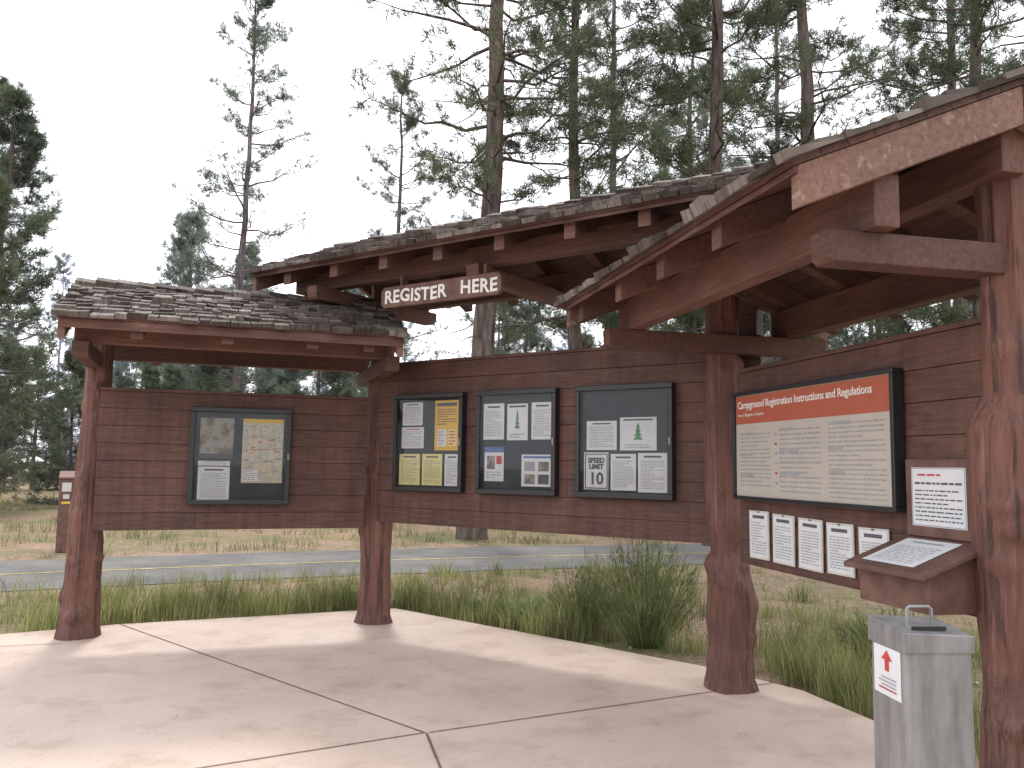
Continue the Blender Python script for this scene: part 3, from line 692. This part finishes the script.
# pines
def tube(P,R,ns,V,T,off):
    P=np.asarray(P);n=len(P); a=np.arange(ns)*2*np.pi/ns
    d=P[-1]-P[0]; d=d/np.linalg.norm(d); u=np.cross(d,[.3,.7,.2]); u/=np.linalg.norm(u); v=np.cross(d,u)
    ring=np.cos(a)[:,None]*u+np.sin(a)[:,None]*v
    VV=(P[:,None]+ring[None]*np.asarray(R)[:,None,None]).reshape(-1,3)
    i=np.arange(n-1)[:,None]*ns; k=np.arange(ns)[None]; k2=(k+1)%ns
    A=(i+k).ravel();B=(i+k2).ravel();C=(i+ns+k2).ravel();D=(i+ns+k).ravel()
    TT=np.concatenate([np.stack([A,B,C],1),np.stack([A,C,D],1)])+off
    V.append(VV);T.append(TT); return off+len(VV)
def gen_pine(name,seed,H,r0,crown0,R,nb,twigs,tpt,K,nl,nw,lean=0,conic=False,dead=10,clump=.9):
    rs=np.random.RandomState(seed); V=[];T=[];off=0
    n=18; zz=np.linspace(0,1,n); wob=np.cumsum(rs.normal(0,.05,(n,2)),0)*H/20
    TP=np.stack([lean*zz*H+wob[:,0],wob[:,1],zz*H-.1],1); TR=r0*(1-zz)**.75+.015; TR[0]*=1.25
    off=tube(TP,TR,12,V,T,off)
    tp=lambda t: np.array([np.interp(t,zz,TP[:,i]) for i in range(3)])
    C=[];Dn=[]
    for b in range(nb+dead):
        isd=b>=nb
        u=rs.uniform(0,1) if not isd else 0
        t=crown0+(1-crown0)*u**.95*.985 if not isd else rs.uniform(crown0*.45,crown0+.25)
        if conic: L=R*(1-u)**.85*rs.uniform(.65,1.1)+.25
        else: L=R*((1-u)**.55)*min(1,.55+u*2.2)*rs.uniform(.4,1.15)+.3
        if isd: L=R*rs.uniform(.2,.65)
        az=rs.uniform(0,2*np.pi); el=np.radians(rs.normal(-8+42*u,10)) if not isd else np.radians(rs.normal(-15,12))
        p0=tp(t); s=np.linspace(0,1,6); hd=np.array([np.cos(az),np.sin(az),0])
        sag=rs.uniform(-.05,.22)
        P=p0+hd*(s*L*np.cos(el))[:,None]; P[:,2]+=s*L*np.sin(el)-sag*L*np.sin(s*np.pi)*.5+ (s**2)*L*.12
        P[1:-1]+=rs.normal(0,.03*L,(4,3))
        rb=(.014+.012*L)*(1 if not isd else .7)
        off=tube(P,rb*(1-s*.85),4,V,T,off)
        if isd: continue
        for q in range(twigs):
            tt=rs.uniform(.28,1.0) if q else 1.0
            bp=np.array([np.interp(tt,s,P[:,i]) for i in range(3)])
            ta=az+rs.choice([-1,1])*rs.uniform(.3,1.25); te=el+rs.normal(.25,.3); tl=L*rs.uniform(.16,.38)*(1.15-.6*tt)+.15
            dr=np.array([np.cos(ta)*np.cos(te),np.sin(ta)*np.cos(te),np.sin(te)])
            off=tube(np.stack([bp,bp+dr*tl]),[.012,.005],3,V,T,off)
            f=rs.uniform(.25,1.1,tpt); C.append(bp+dr*(f*tl)[:,None]+rs.normal(0,.09,(tpt,3))); Dn.append(np.repeat(dr[None],tpt,0))
    nbk=sum(len(t) for t in T)
    C=np.concatenate(C);Dn=np.concatenate(Dn);m=len(C)
    D=Dn[:,None]*.5+rs.normal(0,clump*.62,(m,K,3)); D[:,:,2]+=.2; D/=np.linalg.norm(D,axis=2)[:,:,None]
    S=np.cross(D,rs.normal(0,1,(m,K,3))); S/=np.linalg.norm(S,axis=2)[:,:,None]+1e-9; S*=nw/2
    L=nl*rs.uniform(.6,1.15,(m,K,1)); cc=C[:,None]+rs.normal(0,.035,(m,K,3))
    VV=np.stack([cc-S,cc+S,cc+D*L],2).reshape(-1,3); V.append(VV); T.append(np.arange(m*K*3).reshape(-1,3)+off)
    V=np.concatenate(V);T=np.concatenate(T); mi=np.zeros(len(T),int); mi[nbk:]=1; sm=np.zeros(len(T),bool); sm[:nbk]=True
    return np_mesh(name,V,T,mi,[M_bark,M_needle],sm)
PA=gen_pine('ponderosa_a',1,22,.31,.30,3.5,64,10,5,12,.26,.021,lean=.015,dead=26)
PB=gen_pine('ponderosa_b',2,21,.22,.26,3.1,76,10,6,12,.26,.021,lean=-.01,dead=22)
PC=gen_pine('ponderosa_slender',3,24,.19,.20,3.2,66,9,4,10,.28,.024,lean=.01,dead=26)
PD=gen_pine('pine_dense',4,14,.20,.10,2.8,100,9,5,10,.28,.028,conic=True,dead=8)
PE=gen_pine('pine_young',5,9,.11,.05,2.2,80,8,5,10,.27,.028,conic=True,dead=4)
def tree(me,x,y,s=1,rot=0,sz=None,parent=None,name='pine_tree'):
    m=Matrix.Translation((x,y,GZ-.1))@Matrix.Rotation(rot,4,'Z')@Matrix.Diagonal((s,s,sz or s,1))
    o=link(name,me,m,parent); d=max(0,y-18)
    q=1+min(d/34,2.0); j=random.uniform(.88,1.12); o.color=(q*j,q*j*.98,q*j*(1+min(d,70)/85),1); return o  # aerial haze painted in: farther trees get a paler, bluer object colour
T0=[(PA,-.95,19.6,.95,0),(PB,1.85,24,1.05,1.1),(PC,3.5,30,1.0,2),(PB,4.4,18.6,1.0,4.0),(PA,8.6,23,1.0,2.6),(PB,13.5,25,1.05,.7),
 (PC,-12.6,38,1.02,.8),(PD,-17.8,29,1.05,.4),(PD,-15.5,24.5,.72,2.4),(PD,-20.5,26,1.25,3.3),(PB,-22,34,.85,5.1),
 (PC,-4.2,29,.66,1.5),(PB,6.8,33,1.0,3.9),(PC,10.5,34,1.0,.2),(PA,17,27,1.0,1.2),(PB,10.6,19.5,.95,2.2),
 (PD,-15,47,1.0,1.9),(PD,-18.5,48,1.15,2.9),(PC,-21,52,.72,.9),(PE,-7.5,33,.95,.9),(PE,2.9,26,.8,.3),(PE,6,27.5,.9,1.2),
 (PE,7.6,22,.62,2.2),(PD,12.2,28,.8,5.0),(PE,-10.8,31,.7,4)]
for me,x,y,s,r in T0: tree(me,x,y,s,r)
fo=empty('distant_pine_forest')
rr=random.Random(77)
for i in range(95):
    y=rr.uniform(38,105); u=rr.uniform(-.95,.95); x=u*y
    if -.56<u<-.17:
        if y<46: continue
        me=rr.choice([PD,PE,PD,PC]); top=rr.uniform(.13,.25)*y+1.6
        H={PD:14,PE:9,PC:24}[me]; s=max(.5,min(top/H,1.35))
    elif u<=-.56:
        me=rr.choice([PD,PB,PD]); s=rr.uniform(.8,1.15)
    else:
        me=rr.choice([PA,PB,PC,PC,PD,PE,PE]); s=rr.uniform(.65,1.0)
        if u<.0: s*=.72
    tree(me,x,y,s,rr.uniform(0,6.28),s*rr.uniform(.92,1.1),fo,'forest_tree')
for i in range(60):
    y=rr.uniform(30,52); u=-.78+1.56*(i+rr.random())/60
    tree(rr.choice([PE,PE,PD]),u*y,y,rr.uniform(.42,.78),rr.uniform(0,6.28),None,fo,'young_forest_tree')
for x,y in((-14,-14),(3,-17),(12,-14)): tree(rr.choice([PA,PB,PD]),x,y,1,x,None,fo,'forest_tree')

# ------------------------------------------------------------ world, sun, camera
w=bpy.data.worlds.new('World'); scene.world=w; w.use_nodes=True; nt=w.node_tree; nt.nodes.clear()
EL=52; AZ=(-.22,.975)
out=nt.nodes.new('ShaderNodeOutputWorld'); bg=nt.nodes.new('ShaderNodeBackground'); bg.inputs[1].default_value=.15
sky=nt.nodes.new('ShaderNodeTexSky'); sky.sky_type='NISHITA'; sky.sun_disc=False; sky.sun_elevation=math.radians(EL)
sky.sun_rotation=math.atan2(AZ[0],AZ[1]); sky.dust_density=3
tc=nt.nodes.new('ShaderNodeTexCoord'); ns=nt.nodes.new('ShaderNodeTexNoise'); ns.inputs['Scale'].default_value=2.2; ns.inputs['Detail'].default_value=4
nt.links.new(tc.outputs['Generated'],ns.inputs['Vector'])
r=ramp(nt,[(0.35,(.80,.80,.80)),(0.65,(.95,.95,.95))]); nt.links.new(ns.outputs[0],r.inputs[0])
c=mix(nt,r.outputs[0],sky.outputs[0],(13.9,14.1,14.7))
nt.links.new(c,bg.inputs[0]); nt.links.new(bg.outputs[0],out.inputs[0])
sl=bpy.data.lights.new('sun','SUN'); sl.energy=2.3; sl.angle=math.radians(9); sl.color=(1,.95,.88)
so=bpy.data.objects.new('sun',sl); scene.collection.objects.link(so)
ce=math.cos(math.radians(EL)); d=Vector((AZ[0]*ce,AZ[1]*ce,math.sin(math.radians(EL))))
so.rotation_euler=d.to_track_quat('Z','Y').to_euler()
cam=bpy.data.cameras.new('camera'); cam.sensor_width=36; cam.lens=850/1024*36; cam.clip_end=1500; cam.clip_start=.05
co=bpy.data.objects.new('camera',cam); scene.collection.objects.link(co)
co.matrix_world=Matrix.Translation((0,0,1.6))@Matrix.Rotation(math.radians(90+5.51),4,'X')@Matrix.Rotation(math.radians(.8),4,'Z')
scene.camera=co
